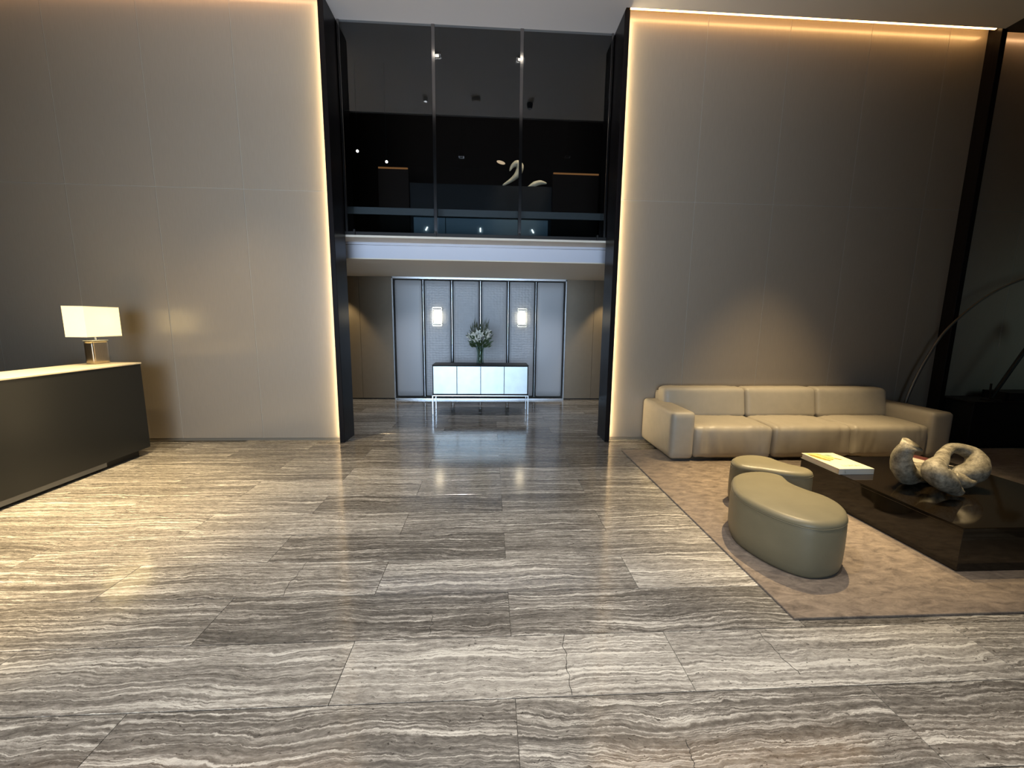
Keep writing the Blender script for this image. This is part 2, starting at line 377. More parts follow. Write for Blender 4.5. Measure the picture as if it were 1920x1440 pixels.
for k in range(-3, 20):
    y0 = 1.44 + RP * k; y1 = y0 + RP
    off = .86 if k % 2 == 0 else .11
    xa, xb = (-6.5, 8.6) if y0 < 5.0 else (-3.0, 2.5)
    if y1 > 7.9: y1 = 7.9
    n0 = math.floor((xa - off) / L0)
    x = off + n0 * L0
    while x < xb:
        a, c = max(x, xa), min(x + L0, xb)
        if c - a > .02:
            o = bpy.data.objects.new('tile', tile_mesh(c - a, y1 - y0)); COL.objects.link(o); o.parent = floor
            o.location = ((a + c) / 2, (y0 + y1) / 2, rt.uniform(-.0004, .0))
            tn = rt.choice((.28, .4, .5, .5, .6, .7))
            for (kk, xx), v in TONES.items():
                if kk == k and abs(x - xx) < .1: tn = v
            o['tone'] = tn
        x += L0

def crack(pts):
    bm = bmesh.new(); w = .0013
    vs = [(bm.verts.new((x - w * (.4 + rt.random()), y, .0006)), bm.verts.new((x + w * (.4 + rt.random()), y, .0006))) for x, y in pts]
    for a, b_ in zip(vs[:-1], vs[1:]): bm.faces.new((a[0], a[1], b_[1], b_[0]))
    obj('crack', bm, prin('crack_filler', (.02, .017, .014), .9) if 'crackm' not in M else M['crackm'], floor)
def jag(x, y0, y1, lean=0.0):
    n = 14; out = []; d = 0
    for i in range(n + 1):
        t = i / n; d += rt.uniform(-.012, .012); out.append((x + lean * t + d, y0 + (y1 - y0) * t))
    return out
crack(jag(.33, 1.445, 1.768, -.03)); crack(jag(1.36, 1.50, 1.768, -.04)); crack(jag(-1.13, 2.11, 2.43, .03)); crack(jag(-.30, 1.79, 1.93, .02)); crack(jag(.72, 1.12, 1.25, .0)); crack(jag(-1.15, 2.80, 3.05, .04))

def panelled(name, x0, x1, seams, z1, label, y=YW, top=5.4):
    w = bx(name, 'backing', None, x0, x1, y + .02, y + .2, 0, top); struct(w, label)
    xs = [x0] + seams + [x1]
    for a, c in zip(xs[:-1], xs[1:]):
        for z0, zz in ((.035, 2.955), (2.962, z1)):
            bx('panel', 'panel', w, a + .0035, c - .0035, y, y + .018, z0, zz, .0015, 1)
    for s in seams: bx('seam_strip', 'seam', w, s - .0035, s + .0035, y + .004, y + .02, .035, z1)
    bx('seam_strip', 'seam', w, x0, x1, y + .0045, y + .02, 2.955, 2.962)
    bx('shadow_gap_strip', 'taupewood', w, x0, x1, y + .006, y + .02, .0, .032)  # darker strip standing for the shadow gap under the panels
    return w
panelled('wall_left', -6.6, -1.835, [-5.68, -4.72, -3.76, -2.80], 5.3, 'taupe panelled wall left of the opening, behind the reception desk')
panelled('wall_right', 1.535, 5.88, [2.475, 3.455, 4.435, 5.40], 5.3, 'taupe panelled wall right of the opening, behind the sofa')
panelled('wall_far_right', 5.95, 9.0, [6.75, 7.7], 5.3, 'unlit panelled wall right of the dark column')

# dark fins either side of the opening, and the column right of the sofa
def fin(name, x0, x1, y0, y1, label, led_side, top=5.3, lm='led'):
    f = bx(name, 'wenge', None, x0, x1, y0, y1, 0, top, .003, 1); struct(f, label)
    if led_side:
        a, c = (x0 - .010, x0) if led_side < 0 else (x1, x1 + .010)
        bx('led_strip', lm, f, a, c, YW - .045, YW - .020, .03, ZC - .03, label='warm light strip')
    return f
fin('trim_1', -1.835, -1.775, 4.995, 5.36, 'dark wood fin on the left of the opening', -1)
fin('trim_2', 1.475, 1.535, 4.995, 5.36, 'dark wood fin on the right of the opening', 1)
fin('trim_3', 5.88, 5.95, 4.96, 5.12, 'dark column between the lit wall and the unlit wall', 0)

# ceiling with a light slot along the wall
c = struct(bx('ceiling', 'ceil', None, -6.8, 5.90, 3.25, 4.95, ZC, ZC + .15), 'white ceiling')
bx('niche_ceiling', 'ceil', c, -1.775, 1.475, 4.95, 5.40, ZC, ZC + .15)
bx('raised_ceiling', 'darkceil', c, -6.8, 9.2, -5.2, 3.25, 7.0, 7.1)
bx('ceiling_edge', 'darkceil', c, -6.8, 9.2, 3.20, 3.25, ZC, 7.0)
bx('dark_soffit', 'darkceil', c, 5.90, 9.2, 3.25, 5.0, ZC, ZC + .15)
for a, b_, n_ in ((-6.6, -1.84, 'led2'), (1.54, 5.86, 'ledc'), (5.97, 9.0, 'led2')):
    bx('cove_strip', n_, c, a, b_, YW - .095, YW - .075, ZC + .032, ZC + .045, label='warm light strip')
bx('slot_lid', 'ceil', c, -6.8, 9.2, 4.95, 5.1, 5.28, 5.35)
# side and rear walls outside the frame
struct(bx('wall_west', 'grey', None, -6.95, -6.8, -5.2, 5.3, 0, 7))
struct(bx('wall_east', 'grey', None, 9.2, 9.35, -5.2, 5.3, 0, 7))
struct(bx('wall_south', 'darkceil', None, -6.8, 9.2, -5.35, -5.2, 0, 7))

# corridor beyond the opening
wb = struct(bx('wall_back', 'backing', None, -3.15, 2.65, 7.92, 8.05, 0, 2.4), 'taupe wall at the back of the lobby recess')
for a, c_ in ((-3.0, -2.42), (-2.416, -1.80), (1.43, 2.0), (2.004, 2.5)):
    bx('panel', 'taupewood', wb, a, c_, 7.90, 7.92, .02, 2.31, .001, 1)
struct(bx('wall_recess_left', 'taupewood', None, -3.15, -3.0, 5.3, 7.92, 0, 2.31), 'taupe side wall of the recess')
struct(bx('wall_recess_right', 'taupewood', None, 2.5, 2.65, 5.3, 7.92, 0, 2.31), 'taupe side wall of the recess')
# gallery slab: cream soffit, white fascia
sl = struct(bx('trim_4', 'fascia', None, -3.15, 2.65, 5.70, 5.80, 2.312, 2.515), 'white fascia of the gallery above the recess')
bx('soffit', 'soffit', sl, -3.15, 2.65, 5.705, 8.0, 2.30, 2.312)
bx('ledge', 'soffit', sl, -1.9, 1.6, 5.38, 5.70, 2.515, 2.54)
bx('groove', 'mullion', sl, -3.1, 2.6, 5.695, 5.70, 2.478, 2.482)
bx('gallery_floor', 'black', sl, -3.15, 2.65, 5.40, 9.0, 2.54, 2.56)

# tinted glass wall of the gallery
wn = struct(bx('window_1', 'black', None, -1.775, 1.475, 5.355, 5.40, 2.54, 2.575), 'dark tinted glass wall of the upper gallery')
for a, b_ in ((-1.735, -.672), (-.668, .368), (.372, 1.435)):
    bx('pane', 'window', wn, a, b_, 5.362, 5.366, 2.575, 4.90)
for xc in (-.670, .370):
    bx('mullion', 'mullion', wn, xc - .020, xc + .020, 5.352, 5.372, 2.575, 4.90, .002, 1)
for xc in (-1.750, 1.450):
    bx('mullion', 'mullion', wn, xc - .014, xc + .014, 5.352, 5.372, 2.575, 4.90, .002, 1)
for xc in (-.670, .370, 1.36, -1.66):
    bm = bmesh.new(); box(bm, xc - .012, xc + .012, 5.335, 5.355, 2.535, 2.60, .003, 1); obj('clamp', bm, 'black', wn)

# gallery beyond the glass
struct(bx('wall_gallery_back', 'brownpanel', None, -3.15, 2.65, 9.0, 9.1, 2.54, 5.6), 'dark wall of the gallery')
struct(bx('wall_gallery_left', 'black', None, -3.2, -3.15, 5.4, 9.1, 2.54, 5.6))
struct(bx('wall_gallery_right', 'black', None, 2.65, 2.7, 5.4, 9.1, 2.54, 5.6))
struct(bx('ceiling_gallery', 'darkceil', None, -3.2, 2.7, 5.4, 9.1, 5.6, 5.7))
b = thing('balustrade', 'low glass balustrade with a frosted top band inside the gallery', 'balustrade', (0, 5.62, 2.56))
for a, c_ in ((-1.82, -.68), (-.67, .38), (.39, 1.53)):
    bx('glass_panel', 'balglass', b, a, c_, -.006, .006, 0, .36)
    bx('top_band', 'frost', b, a, c_, -.008, .008, .285, .37)
cb = thing('gallery_cabinet', 'low blue-grey three-door cabinet behind the gallery glass', 'cabinet', (0, 6.8, 2.56))
bx('body', 'black', cb, -1.70, 1.45, 0.01, .5, 0, 1.05)
for a, c_ in ((-1.19, -.70), (-.69, .44), (.45, .92)):
    d_ = bx('door', 'bluegrey', cb, a, c_, -.012, .01, .02, .54, .002, 1)
for xx, rr in ((-.99, .5), (-.15, 0), (.68, -.5)):
    bm = bmesh.new(); box(bm, -.009, .009, -.006, .006, -.03, .03); o = obj('slant_mark', bm, 'tiny', cb, loc=(xx, -.022, .37)); o.rotation_euler = (0, rr, 0); o['label'] = 'small bright slanted mark'  # small slanted emissive marks in front of the doors
for a, c_, lab in ((-1.70, -1.24, 'dark brown board with an amber glow, standing in for a reflected wall cove, left in the gallery'), (.97, 1.70, 'dark brown board with an amber glow, standing in for a reflected wall cove, right in the gallery')):
    p = thing('cove_reflection_panel', lab, 'screen', ((a + c_) / 2, 6.75, 2.56), group='stand-ins for reflected wall coves in the gallery')
    w2 = (c_ - a) / 2  # board and glow stand for a wall cove reflected in the glass
    bx('board', 'brownpanel', p, -w2, w2, -.02, .02, 0, 1.24, .003, 1)
    bx('reflected_glow_strip', 'refl_cove', p, -w2 + .01, w2 - .01, -.035, -.021, 1.215, 1.235)
# tusk sculptures on the gallery cabinet
def tusk(name, pts, rad, label):
    x0, y0, z0 = pts[0]; bm = bmesh.new(); tube(bm, [(p[0] - x0, p[1] - y0, p[2] - 3.61) for p in pts], rad, 12, sub=5)
    return tag(obj(name, bm, 'palehorn', loc=(x0, y0, 3.61), smooth=True), label, 'sculpture', 'curved sculptures in the gallery')
tusk('horn_sculpture', [(.20, 6.9, 3.64), (.36, 6.9, 3.74), (.45, 6.9, 3.84), (.47, 6.9, 3.93), (.42, 6.9, 3.97), (.35, 6.9, 3.93), (.31, 6.9, 3.86)], [.012, .035, .055, .06, .05, .03, .008], 'hook-shaped pale horn sculpture behind the gallery glass')
tusk('horn_sculpture', [(.60, 6.9, 3.62), (.70, 6.9, 3.67), (.80, 6.9, 3.70), (.90, 6.9, 3.69)], [.01, .04, .035, .01], 'small low curved horn right of the hook-shaped one in the gallery')
for x, z, lab in ((-2.19, 4.13, 'left one of two small lamps glowing at the left of the gallery'), (-1.72, 3.98, 'right one of two small lamps glowing at the left of the gallery')):
    bm = bmesh.new(); bmesh.ops.create_uvsphere(bm, u_segments=10, v_segments=6, radius=.022)
    l_ = tag(obj('small_lamp', bm, 'tiny', loc=(x, 7.4, z + .13), smooth=True), lab, 'lamp', 'small lamps in the gallery')
    hb = bmesh.new(); cyl(hb, (0, 0), .006, .02, 5.6 - z - .13, 8); obj('rod', hb, 'black', l_)
bm = bmesh.new(); bmesh.ops.create_uvsphere(bm, u_segments=14, v_segments=8, radius=.07); bmesh.ops.scale(bm, vec=(1, .5, .32), verts=bm.verts)
o = obj('glow_oval', bm, emit('oval_glow', (1, .72, .45), .9), loc=(.17, 6.9, 3.98), smooth=True); o.rotation_euler = (0, .25, 0); tag(o, 'small glowing oval beside the hook-shaped horn', 'lamp')  # small oval with an even glow of its own

# ------------------------------------------------------------------ DOWNLIGHTS
DLAB = ['steel-rimmed ceiling spotlight above the floor in front of the reception desk', 'steel-rimmed ceiling spotlight between the desk and the dark left fin', 'steel-rimmed ceiling spotlight directly above the reception desk',
        'steel-rimmed ceiling spotlight above the farther ottoman', 'steel-rimmed ceiling spotlight above the middle of the sofa', 'steel-rimmed ceiling spotlight above the knotted sculpture',
        'added unseen hanging spotlight brightening the open floor in front of the opening', 'added unseen hanging spotlight brightening the floor by the corner of the rug', 'black hanging spotlight above the coffee table front',
        'small bright ceiling downlight by the opening, reflected left in the tinted glass', 'small bright ceiling downlight by the opening, reflected right in the tinted glass']
for i, (x, y, t_, p_, a_, c_) in enumerate(DL[:]):
    zc = ZC if y > 3.3 else 7.0
    t = thing('downlight', DLAB[i], 'downlight', (x, y, ZC), group='ceiling downlights')
    bm = bmesh.new(); box(bm, -.055, .055, -.055, -.045, -.012, 0); box(bm, -.055, .055, .045, .055, -.012, 0); box(bm, -.055, -.045, -.045, .045, -.012, 0); box(bm, .045, .055, -.045, .045, -.012, 0)
    obj('trim_ring', bm, 'steel', t)
    if y > 4.7: bx('lens', 'dl', t, -.028, .028, -.022, .022, -.006, -.001)
    if y < 3.25:   # track head hung from the raised ceiling
        bm = bmesh.new(); cyl(bm, (0, 0), .012, .06, 2.1, 8); cyl(bm, (0, 0), .055, .0, .10, 16); obj('housing', bm, 'black', t)

def ceil_dot(name, x, y, r, h, mat, lab, cat):
    bm = bmesh.new(); cyl(bm, (0, 0), r * .7, -h, -h * .5, 20, r); cyl(bm, (0, 0), r, -h * .5, 0, 20)
    tag(obj(name, bm, mat, loc=(x, y, ZC)), lab, cat)
ceil_dot('smoke_detector', -.22, 3.78, .07, .04, 'ceil', 'round white smoke detector on the ceiling, faint in the tinted glass', 'smoke detector')
ceil_dot('sprinkler', -1.0, 3.75, .035, .05, 'steel', 'small sprinkler head on the ceiling left of the smoke detector', 'sprinkler')
ceil_dot('ceiling_camera', .62, 3.72, .045, .08, 'black', 'small black dome camera on the ceiling right of the smoke detector', 'camera')

# ------------------------------------------------------------------ FAR WALL FEATURE
fp = thing('padded_wall_feature', 'grey padded leather panelling of six upright pads in a chrome frame', 'panelling', (0, 7.9, 0))
xs = [-1.775, -1.232, -.703, -.172, .350, .872, 1.425]
for i in range(6):
    o = cushion('pad', 'pad' if i in (0, 5) else 'scale', fp, xs[i] + .028, xs[i + 1] - .028, -.075 if i in (0, 5) else -.05, -.002, .075, 2.24, r=.018, puff=(0, .012, 0), n=(8, 4, 14))
for i in range(1, 6):
    bx('strip', 'chrome', fp, xs[i] - .0045, xs[i] + .0045, -.062, -.0, .06, 2.25, .002, 1)
    bx('reveal', 'black', fp, xs[i] - .027, xs[i] + .027, -.012, -.001, .06, 2.25)
for a, c_, z0, z1 in ((-1.80, -1.775, 0.0, 2.295), (1.425, 1.45, 0.0, 2.295)): bx('frame', 'chrome', fp, a, c_, -.09, 0, z0, z1, .002, 1)
bx('frame', 'chrome', fp, -1.80, 1.45, -.09, 0, 2.262, 2.30, .002, 1)
bx('frame', 'chrome', fp, -1.80, 1.45, -.08, 0, .0, .03, .002, 1)

def sconce(x, lab):
    t = thing('wall_sconce', lab, 'wall lamp', (x, 7.84, 1.58), group='pair of wall sconces')
    bx('backplate', 'chrome', t, -.05, .05, -.02, .0, -.13, .13, .002, 1)
    bx('diffuser', 'sconce', t, -.066, .066, -.080, -.024, -.104, .104, .004, 1)
    for z in (-.165, -.125, .125, .165): bx('bar', 'nickel', t, -.088, .088, -.098, -.090, z - .008, z + .008)
    for s in (-1, 1):
        bx('post', 'nickel', t, s * .085 - .004, s * .085 + .004, -.098, -.090, -.175, .175)
        bx('bracket', 'nickel', t, s * .085 - .004, s * .085 + .004, -.09, 0, .121, .129)
        bx('bracket', 'nickel', t, s * .085 - .004, s * .085 + .004, -.09, 0, -.129, -.121)
sconce(-.968, 'left one of two glowing rectangular sconces on the grey padded panelling')
sconce(.612, 'right one of two glowing rectangular sconces on the grey padded panelling')

# sideboard
sb = thing('sideboard', 'long low sideboard with four pale silver doors on thin chrome legs', 'sideboard', (-.139, 6.567, 0))
bx('carcass', 'black', sb, -.772, .772, .012, .42, .322, .795, .003, 1)
bx('top', 'black', sb, -.775, .775, -.004, .425, .795, .807, .002, 1)
for i in range(4):
    a = -.76 + i * .38
    bx('door', 'silver', sb, a + .004, a + .376, -.006, .012, .340, .786, .002, 1)
bx('frame_rail', 'black', sb, -.775, .775, -.004, .012, .322, .336)
for s in (-1, 1):
    bx('leg', 'chrome', sb, s * .772 - .009, s * .772 + .009, -.004, .014, 0, .315, .002, 1)
    bx('leg', 'chrome', sb, s * .772 - .009, s * .772 + .009, .40, .418, 0, .315, .002, 1)
    bx('side_rail', 'chrome', sb, s * .772 - .009, s * .772 + .009, .014, .40, .300, .315)
bx('front_rail', 'chrome', sb, -.763, .763, -.004, .014, .300, .318, .002, 1)

# vase and lilies
VX, VY, VZ = -.150, 6.72, .807
v = thing('glass_vase', 'tall clear glass vase on the sideboard', 'vase', (VX, VY, VZ))
bm = bmesh.new(); n = 24
prof = [(.062, 0), (.066, .01), (.058, .08), (.056, .18), (.064, .25), (.082, .30), (.077, .30), (.059, .25), (.051, .18), (.053, .08), (.058, .02), (.0, .02)]
rings = []
for r_, z_ in prof: rings.append([bm.verts.new((max(r_, .0005) * math.cos(2 * math.pi * k / n), max(r_, .0005) * math.sin(2 * math.pi * k / n), z_)) for k in range(n)])
for i in range(len(rings) - 1):
    for k in range(n): bm.faces.new((rings[i][k], rings[i][(k + 1) % n], rings[i + 1][(k + 1) % n], rings[i + 1][k]))
bm.faces.new(rings[0][::-1]); obj('vessel', bm, 'glassv', v, smooth=True)
bq = thing('lily_bouquet', 'bouquet of white lilies and grey-green fronds standing in the glass vase', 'flowers', (VX, VY, VZ))
rb = random.Random(11)
def petal_mesh():
    bm = bmesh.new()
    for k in range(6):
        a = k * math.pi / 3; ca, sa = math.cos(a), math.sin(a); w = .016 if k % 2 else .020
        P = [(0, 0, 0), (.020, w, .020), (.050, w * .8, .040), (.078, 0, .030), (.050, -w * .8, .040), (.020, -w, .020)]
        mid = [(.020, 0, .014), (.050, 0, .034)]
        vs = [bm.verts.new((p[0] * ca - p[1] * sa, p[0] * sa + p[1] * ca, p[2])) for p in P + mid]
        for f in ((0, 6, 1), (1, 6, 7, 2), (2, 7, 3), (3, 7, 4), (4, 7, 6, 5), (5, 6, 0)): bm.faces.new([vs[q] for q in f])
    return bm
pm = petal_mesh(); lily_me = bpy.data.meshes.new('lily'); pm.to_mesh(lily_me); pm.free(); lily_me.materials.append(M['lily'])
LIL = [(-.10, -.08, .46, -.6, .5), (-.03, -.10, .49, -.1, .9), (.03, -.11, .46, .1, 1.1), (-.07, -.10, .41, -.3, 1.3), (.12, -.08, .50, .5, .8), (.14, -.06, .44, .9, .9), (-.16, -.04, .43, -1.1, .8)]
stems = bmesh.new()
for (x, y, z, rx, ry) in LIL:
    o = bpy.data.objects.new('lily', lily_me); COL.objects.link(o); o.parent = bq; o.location = (x, y, z); o.rotation_euler = (ry, rx * .8, rb.uniform(0, 6)); o.scale = (1.1, 1.1, 1.1)
    tube(stems, [(x * .12, y * .12, .03), (x * .25, y * .25, .22), (x * .6, y * .6, z * .75), (x, y, z)], .0035, 6, sub=4)
for k in range(9):
    a = rb.uniform(0, 6.28); tube(stems, [(.02 * math.cos(a), .02 * math.sin(a), .025), (.028 * math.cos(a + 2), .028 * math.sin(a + 2), .2), (.08 * math.cos(a), .08 * math.sin(a), .40)], .004, 6, sub=3)
obj('stem', stems, 'stem', bq, kind='stuff')
def leaves(cnt, r0, r1, z0, z1, ln, wd, up, seed):
    R = random.Random(seed); bm = bmesh.new()
    for _ in range(cnt):
        a = R.uniform(0, 2 * math.pi); rr = math.sqrt(R.uniform(r0 ** 2, r1 ** 2)); c = Vector((rr * math.cos(a), rr * math.sin(a) * .8, R.uniform(z0, z1)))
        d = Vector((math.cos(a) * (1 - up) + R.uniform(-.3, .3), math.sin(a) * (1 - up) + R.uniform(-.3, .3), up + R.uniform(-.35, .25))).normalized(); l = ln * R.uniform(.6, 1.2)
        s = d.cross(Vector((R.uniform(-1, 1), R.uniform(-1, 1), .3))).normalized() * wd; nn = d.cross(s).normalized() * wd * .3
        q = [bm.verts.new(p) for p in (c, c + d * l * .45 + s + nn, c + d * l, c + d * l * .45 - s + nn, c + d * l * .5)]
        bm.faces.new((q[0], q[1], q[4])); bm.faces.new((q[1], q[2], q[4])); bm.faces.new((q[2], q[3], q[4])); bm.faces.new((q[3], q[0], q[4]))
    return bm
obj('leaf', leaves(150, .0, .13, .27, .50, .10, .014, .45, 5), 'leaf', bq, kind='stuff')
obj('frond', leaves(170, .02, .16, .44, .62, .13, .005, .95, 6), 'frond', bq, kind='stuff')
fr = leaves(26, .13, .19, .42, .54, .08, .012, .5, 8); obj('leaf', fr, 'frond', bq, kind='stuff')

# ------------------------------------------------------------------ RECEPTION DESK
dk = thing('reception_desk', 'long black reception desk with a cream stone top', 'desk', (-3.77, 4.63, 0))
bx('body', 'desk', dk, -.50, 0, -4.6, 0, .075, 1.003, .003, 1)
bx('countertop', 'desktop', dk, -.47, .006, -4.6, .006, 1.003, 1.018, .002, 1)
M['plinth'] = prin('dull_steel_plinth', (.17, .175, .18), .45, .6)
bx('plinth', 'plinth', dk, -.46, -.012, -4.6, -.52, .030, .0745, .001, 1, label='brushed metal plinth strip')
bx('plinth', 'black', dk, -.46, -.05, -4.6, -.10, 0, .0745)
bx('work_surface', 'desk', dk, -1.15, -.50, -4.6, -.02, .72, .75)
# table lamp
tl = thing('table_lamp', 'lit table lamp with a rectangular linen shade on the desk', 'lamp', (-4.08, 4.50, 1.018))
cushion('base', 'nickel', tl, -.045, .045, -.09, .09, 0, .235, r=.012, n=(6, 8, 6))
bx('base_cap', 'chrome', tl, -.047, .047, -.092, .092, .235, .241, .002, 1)
bm = bmesh.new(); cyl(bm, (0, 0), .008, .241, .42, 12); cyl(bm, (0, 0), .016, .36, .42, 12); obj('stem', bm, 'chrome', tl)
bm = bmesh.new(); hx, hy, t_ = .102, .195, .004
for a in ((-hx, hx, -hy, -hy + t_), (-hx, hx, hy - t_, hy), (-hx, -hx + t_, -hy + t_, hy - t_), (hx - t_, hx, -hy + t_, hy - t_)): box(bm, a[0], a[1], a[2], a[3], .282, .583)
sh = obj('shade', bm, 'shade', tl)
M['rim'] = prin('shade_trim', (.8, .74, .6), .6, emis=(1, .85, .5), es=.4)
for za, zb in ((.280, .287), (.578, .585)):
    bm = bmesh.new(); o_ = hx + .001; q_ = hy + .001
    ro = [[bm.verts.new((sx * a_, sy * b_, z_)) for sx, sy in ((-1, -1), (1, -1), (1, 1), (-1, 1))] for a_, b_, z_ in ((o_, q_, za), (o_, q_, zb), (o_ - .005, q_ - .005, zb), (o_ - .005, q_ - .005, za))]
    for k_ in range(4):
        A_, B_ = ro[k_], ro[(k_ + 1) % 4]
        for n_ in range(4): bm.faces.new((A_[n_], A_[(n_ + 1) % 4], B_[(n_ + 1) % 4], B_[n_]))
    obj('rim', bm, 'rim', tl)
bm = bmesh.new(); bmesh.ops.create_uvsphere(bm, u_segments=12, v_segments=8, radius=.03); obj('bulb', bm, emit('bulb', (1, .82, .5), 70), tl, loc=(0, .03, .44), smooth=True)
bx('diffuser', 'shade', tl, -hx + .006, hx - .006, -hy + .006, hy - .006, .288, .290)
# monitor behind the desk
mo = thing('monitor', 'small dark monitor standing behind the left end of the reception desk', 'monitor', (-4.62, 3.98, .75), rz=-.35)
bx('screen', 'screen', mo, -.15, .15, -.012, .012, .06, .345, .006, 2)
bx('bezel', 'black', mo, -.155, .155, .011, .018, .055, .35, .002, 1)
bx('stand', 'steel', mo, -.02, .02, .018, .035, 0, .2); bx('foot', 'steel', mo, -.08, .08, -.05, .08, 0, .008)
bx('port_cover', 'steel', mo, .15, .162, -.01, .01, .1, .3)

# ------------------------------------------------------------------ RUG
bm = bmesh.new(); box(bm, 1.572, 7.6, 1.82, 4.615, .0, .014, .004, 2)
tag(obj('rug', bm, 'rug'), 'large mottled brown viscose rug under the seating group', 'rug')

# ------------------------------------------------------------------ SOFA
sf = thing('sofa', 'long three-seat cream leather sofa with broad arms against the panelled wall', 'sofa', (3.58, 4.64, .014))
X0, X1 = -1.61, 1.62
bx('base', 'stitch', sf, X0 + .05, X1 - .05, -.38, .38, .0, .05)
cushion('arm', 'leather', sf, X0, X0 + .262, -.445, .435, .022, .548, r=.045, puff=(.004, .004, .004), n=(8, 18, 12))
cushion('arm', 'leather', sf, X1 - .262, X1, -.445, .435, .022, .548, r=.045, puff=(.004, .004, .004), n=(8, 18, 12))
cushion('back', 'leather', sf, X0 + .15, X1 - .15, .30, .44, .05, .66, r=.035, n=(20, 4, 10))
xa, xb = X0 + .262, X1 - .262; w = (xb - xa) / 3
for i in range(3):
    cushion('seat_cushion', 'leather', sf, xa + w * i + .001, xa + w * (i + 1) - .001, -.435, .22, .028, .388, r=.052, puff=(.0, .012, .014), wr=.013, n=(60, 22, 16), seed=i + 1)
    cushion('back_cushion', 'leather', sf, xa + w * i + .001 - (.12 if i == 0 else 0), xa + w * (i + 1) - .001 + (.03 if i == 2 else 0), .085, .30, .365, .722, r=.048, puff=(0, .014, .008), wr=.006, n=(34, 8, 14), seed=i + 5, lean=.16)

# ------------------------------------------------------------------ OTTOMANS
def ottoman(pts, z1, loc, label):
    t = thing('ottoman', label, 'ottoman', (loc[0], loc[1], .014), group='kidney-shaped leather ottomans')
    lp = spline_loop(pts, 7); n = len(lp); cx = sum(p[0] for p in lp) / n; cy = sum(p[1] for p in lp) / n
    # inward normals
    def off(d):
        out = []
        for i in range(n):
            a, b_ = lp[(i - 2) % n], lp[(i + 2) % n]; tx, ty = b_[0] - a[0], b_[1] - a[1]; l = math.hypot(tx, ty) or 1
            nx, ny = ty / l, -tx / l
            sgn = ORI
            out.append((lp[i][0] + nx * d * sgn, lp[i][1] + ny * d * sgn))
        return out
    A = sum(lp[i][0] * lp[(i + 1) % n][1] - lp[(i + 1) % n][0] * lp[i][1] for i in range(n)); ORI = -1 if A > 0 else 1
    h = z1 - .014
    def ring(bm, d, z): return [bm.verts.new((p[0] - loc[0], p[1] - loc[1], z)) for p in off(d)]
    def skin(bm, prof, top=False, bottom=False):
        R = [ring(bm, d, z) for d, z in prof]
        for a, b_ in zip(R[:-1], R[1:]):
            for i in range(n): bm.faces.new((a[i], a[(i + 1) % n], b_[(i + 1) % n], b_[i]))
        if bottom: bm.faces.new(R[0][::-1])
        return R
    def cap(bm, R, z):                      # quad-free fan towards shrunken copies, slightly domed
        last = R[-1]; c = Vector((0, 0, 0))
        for v in last: c += v.co
        c /= len(last)
        for s, dz in ((.8, .006), (.55, .010), (.25, .012)):
            nr = [bm.verts.new((c.x + (v.co.x - c.x) * s, c.y + (v.co.y - c.y) * s, z + dz)) for v in R[-1]]
            for i in range(n): bm.faces.new((last[i], last[(i + 1) % n], nr[(i + 1) % n], nr[i]))
            last = nr
        bm.faces.new(last)
    bm = bmesh.new(); skin(bm, [(.03, .0), (.012, .004), (.004, .02), (-.002, .06), (-.004, .15), (-.003, .25), (.0, h - .045), (.001, h - .040)], bottom=True); obj('side', bm, 'leather2', t, smooth=True)
    bm = bmesh.new(); R = skin(bm, [(.0045, h - .044), (-.0005, h - .040), (.0, h - .030), (.006, h - .015), (.018, h - .004), (.034, h - .0)]); cap(bm, R, h); obj('seat', bm, 'leather2', t, smooth=True)
    bm = bmesh.new(); P = off(-.0005); tube(bm, [(p[0] - loc[0], p[1] - loc[1], h - .041) for p in P[::2] + [P[0]]], .0022, 6, sub=2); obj('piping', bm, 'leather2', t, smooth=True)
    return t
ottoman([(1.703, 2.60), (1.815, 2.83), (1.955, 2.94), (2.13, 2.965), (2.235, 2.88), (2.205, 2.73), (2.225, 2.62), (2.275, 2.50), (2.264, 2.36), (2.18, 2.223), (2.060, 2.14), (1.89, 2.125), (1.770, 2.23), (1.700, 2.42)], .372, (1.98, 2.5), 'nearer kidney-shaped taupe leather ottoman at the rug edge')
ottoman([(2.035, 3.12), (2.10, 3.05), (2.19, 3.01), (2.28, 2.955), (2.37, 2.915), (2.47, 2.905), (2.55, 2.95), (2.56, 3.04), (2.50, 3.11), (2.46, 3.19), (2.43, 3.30), (2.33, 3.365), (2.18, 3.345), (2.06, 3.25)], .372, (2.28, 3.13), 'farther kidney-shaped leather ottoman between the sofa and the nearer one')

# ------------------------------------------------------------------ COFFEE TABLE
ct = thing('coffee_table', 'large low espresso high-gloss coffee table on the rug', 'coffee table', (2.87, 2.165, .014))
TW, TD = 1.28, 1.32
bx('body', 'tabletop', ct, 0.004, TW - .004, 0.004, TD - .004, 0, .262, .002, 1)
bx('top', 'tabletop', ct, 0, TW, 0, TD, .262, .287, .003, 2)
ZT = .301
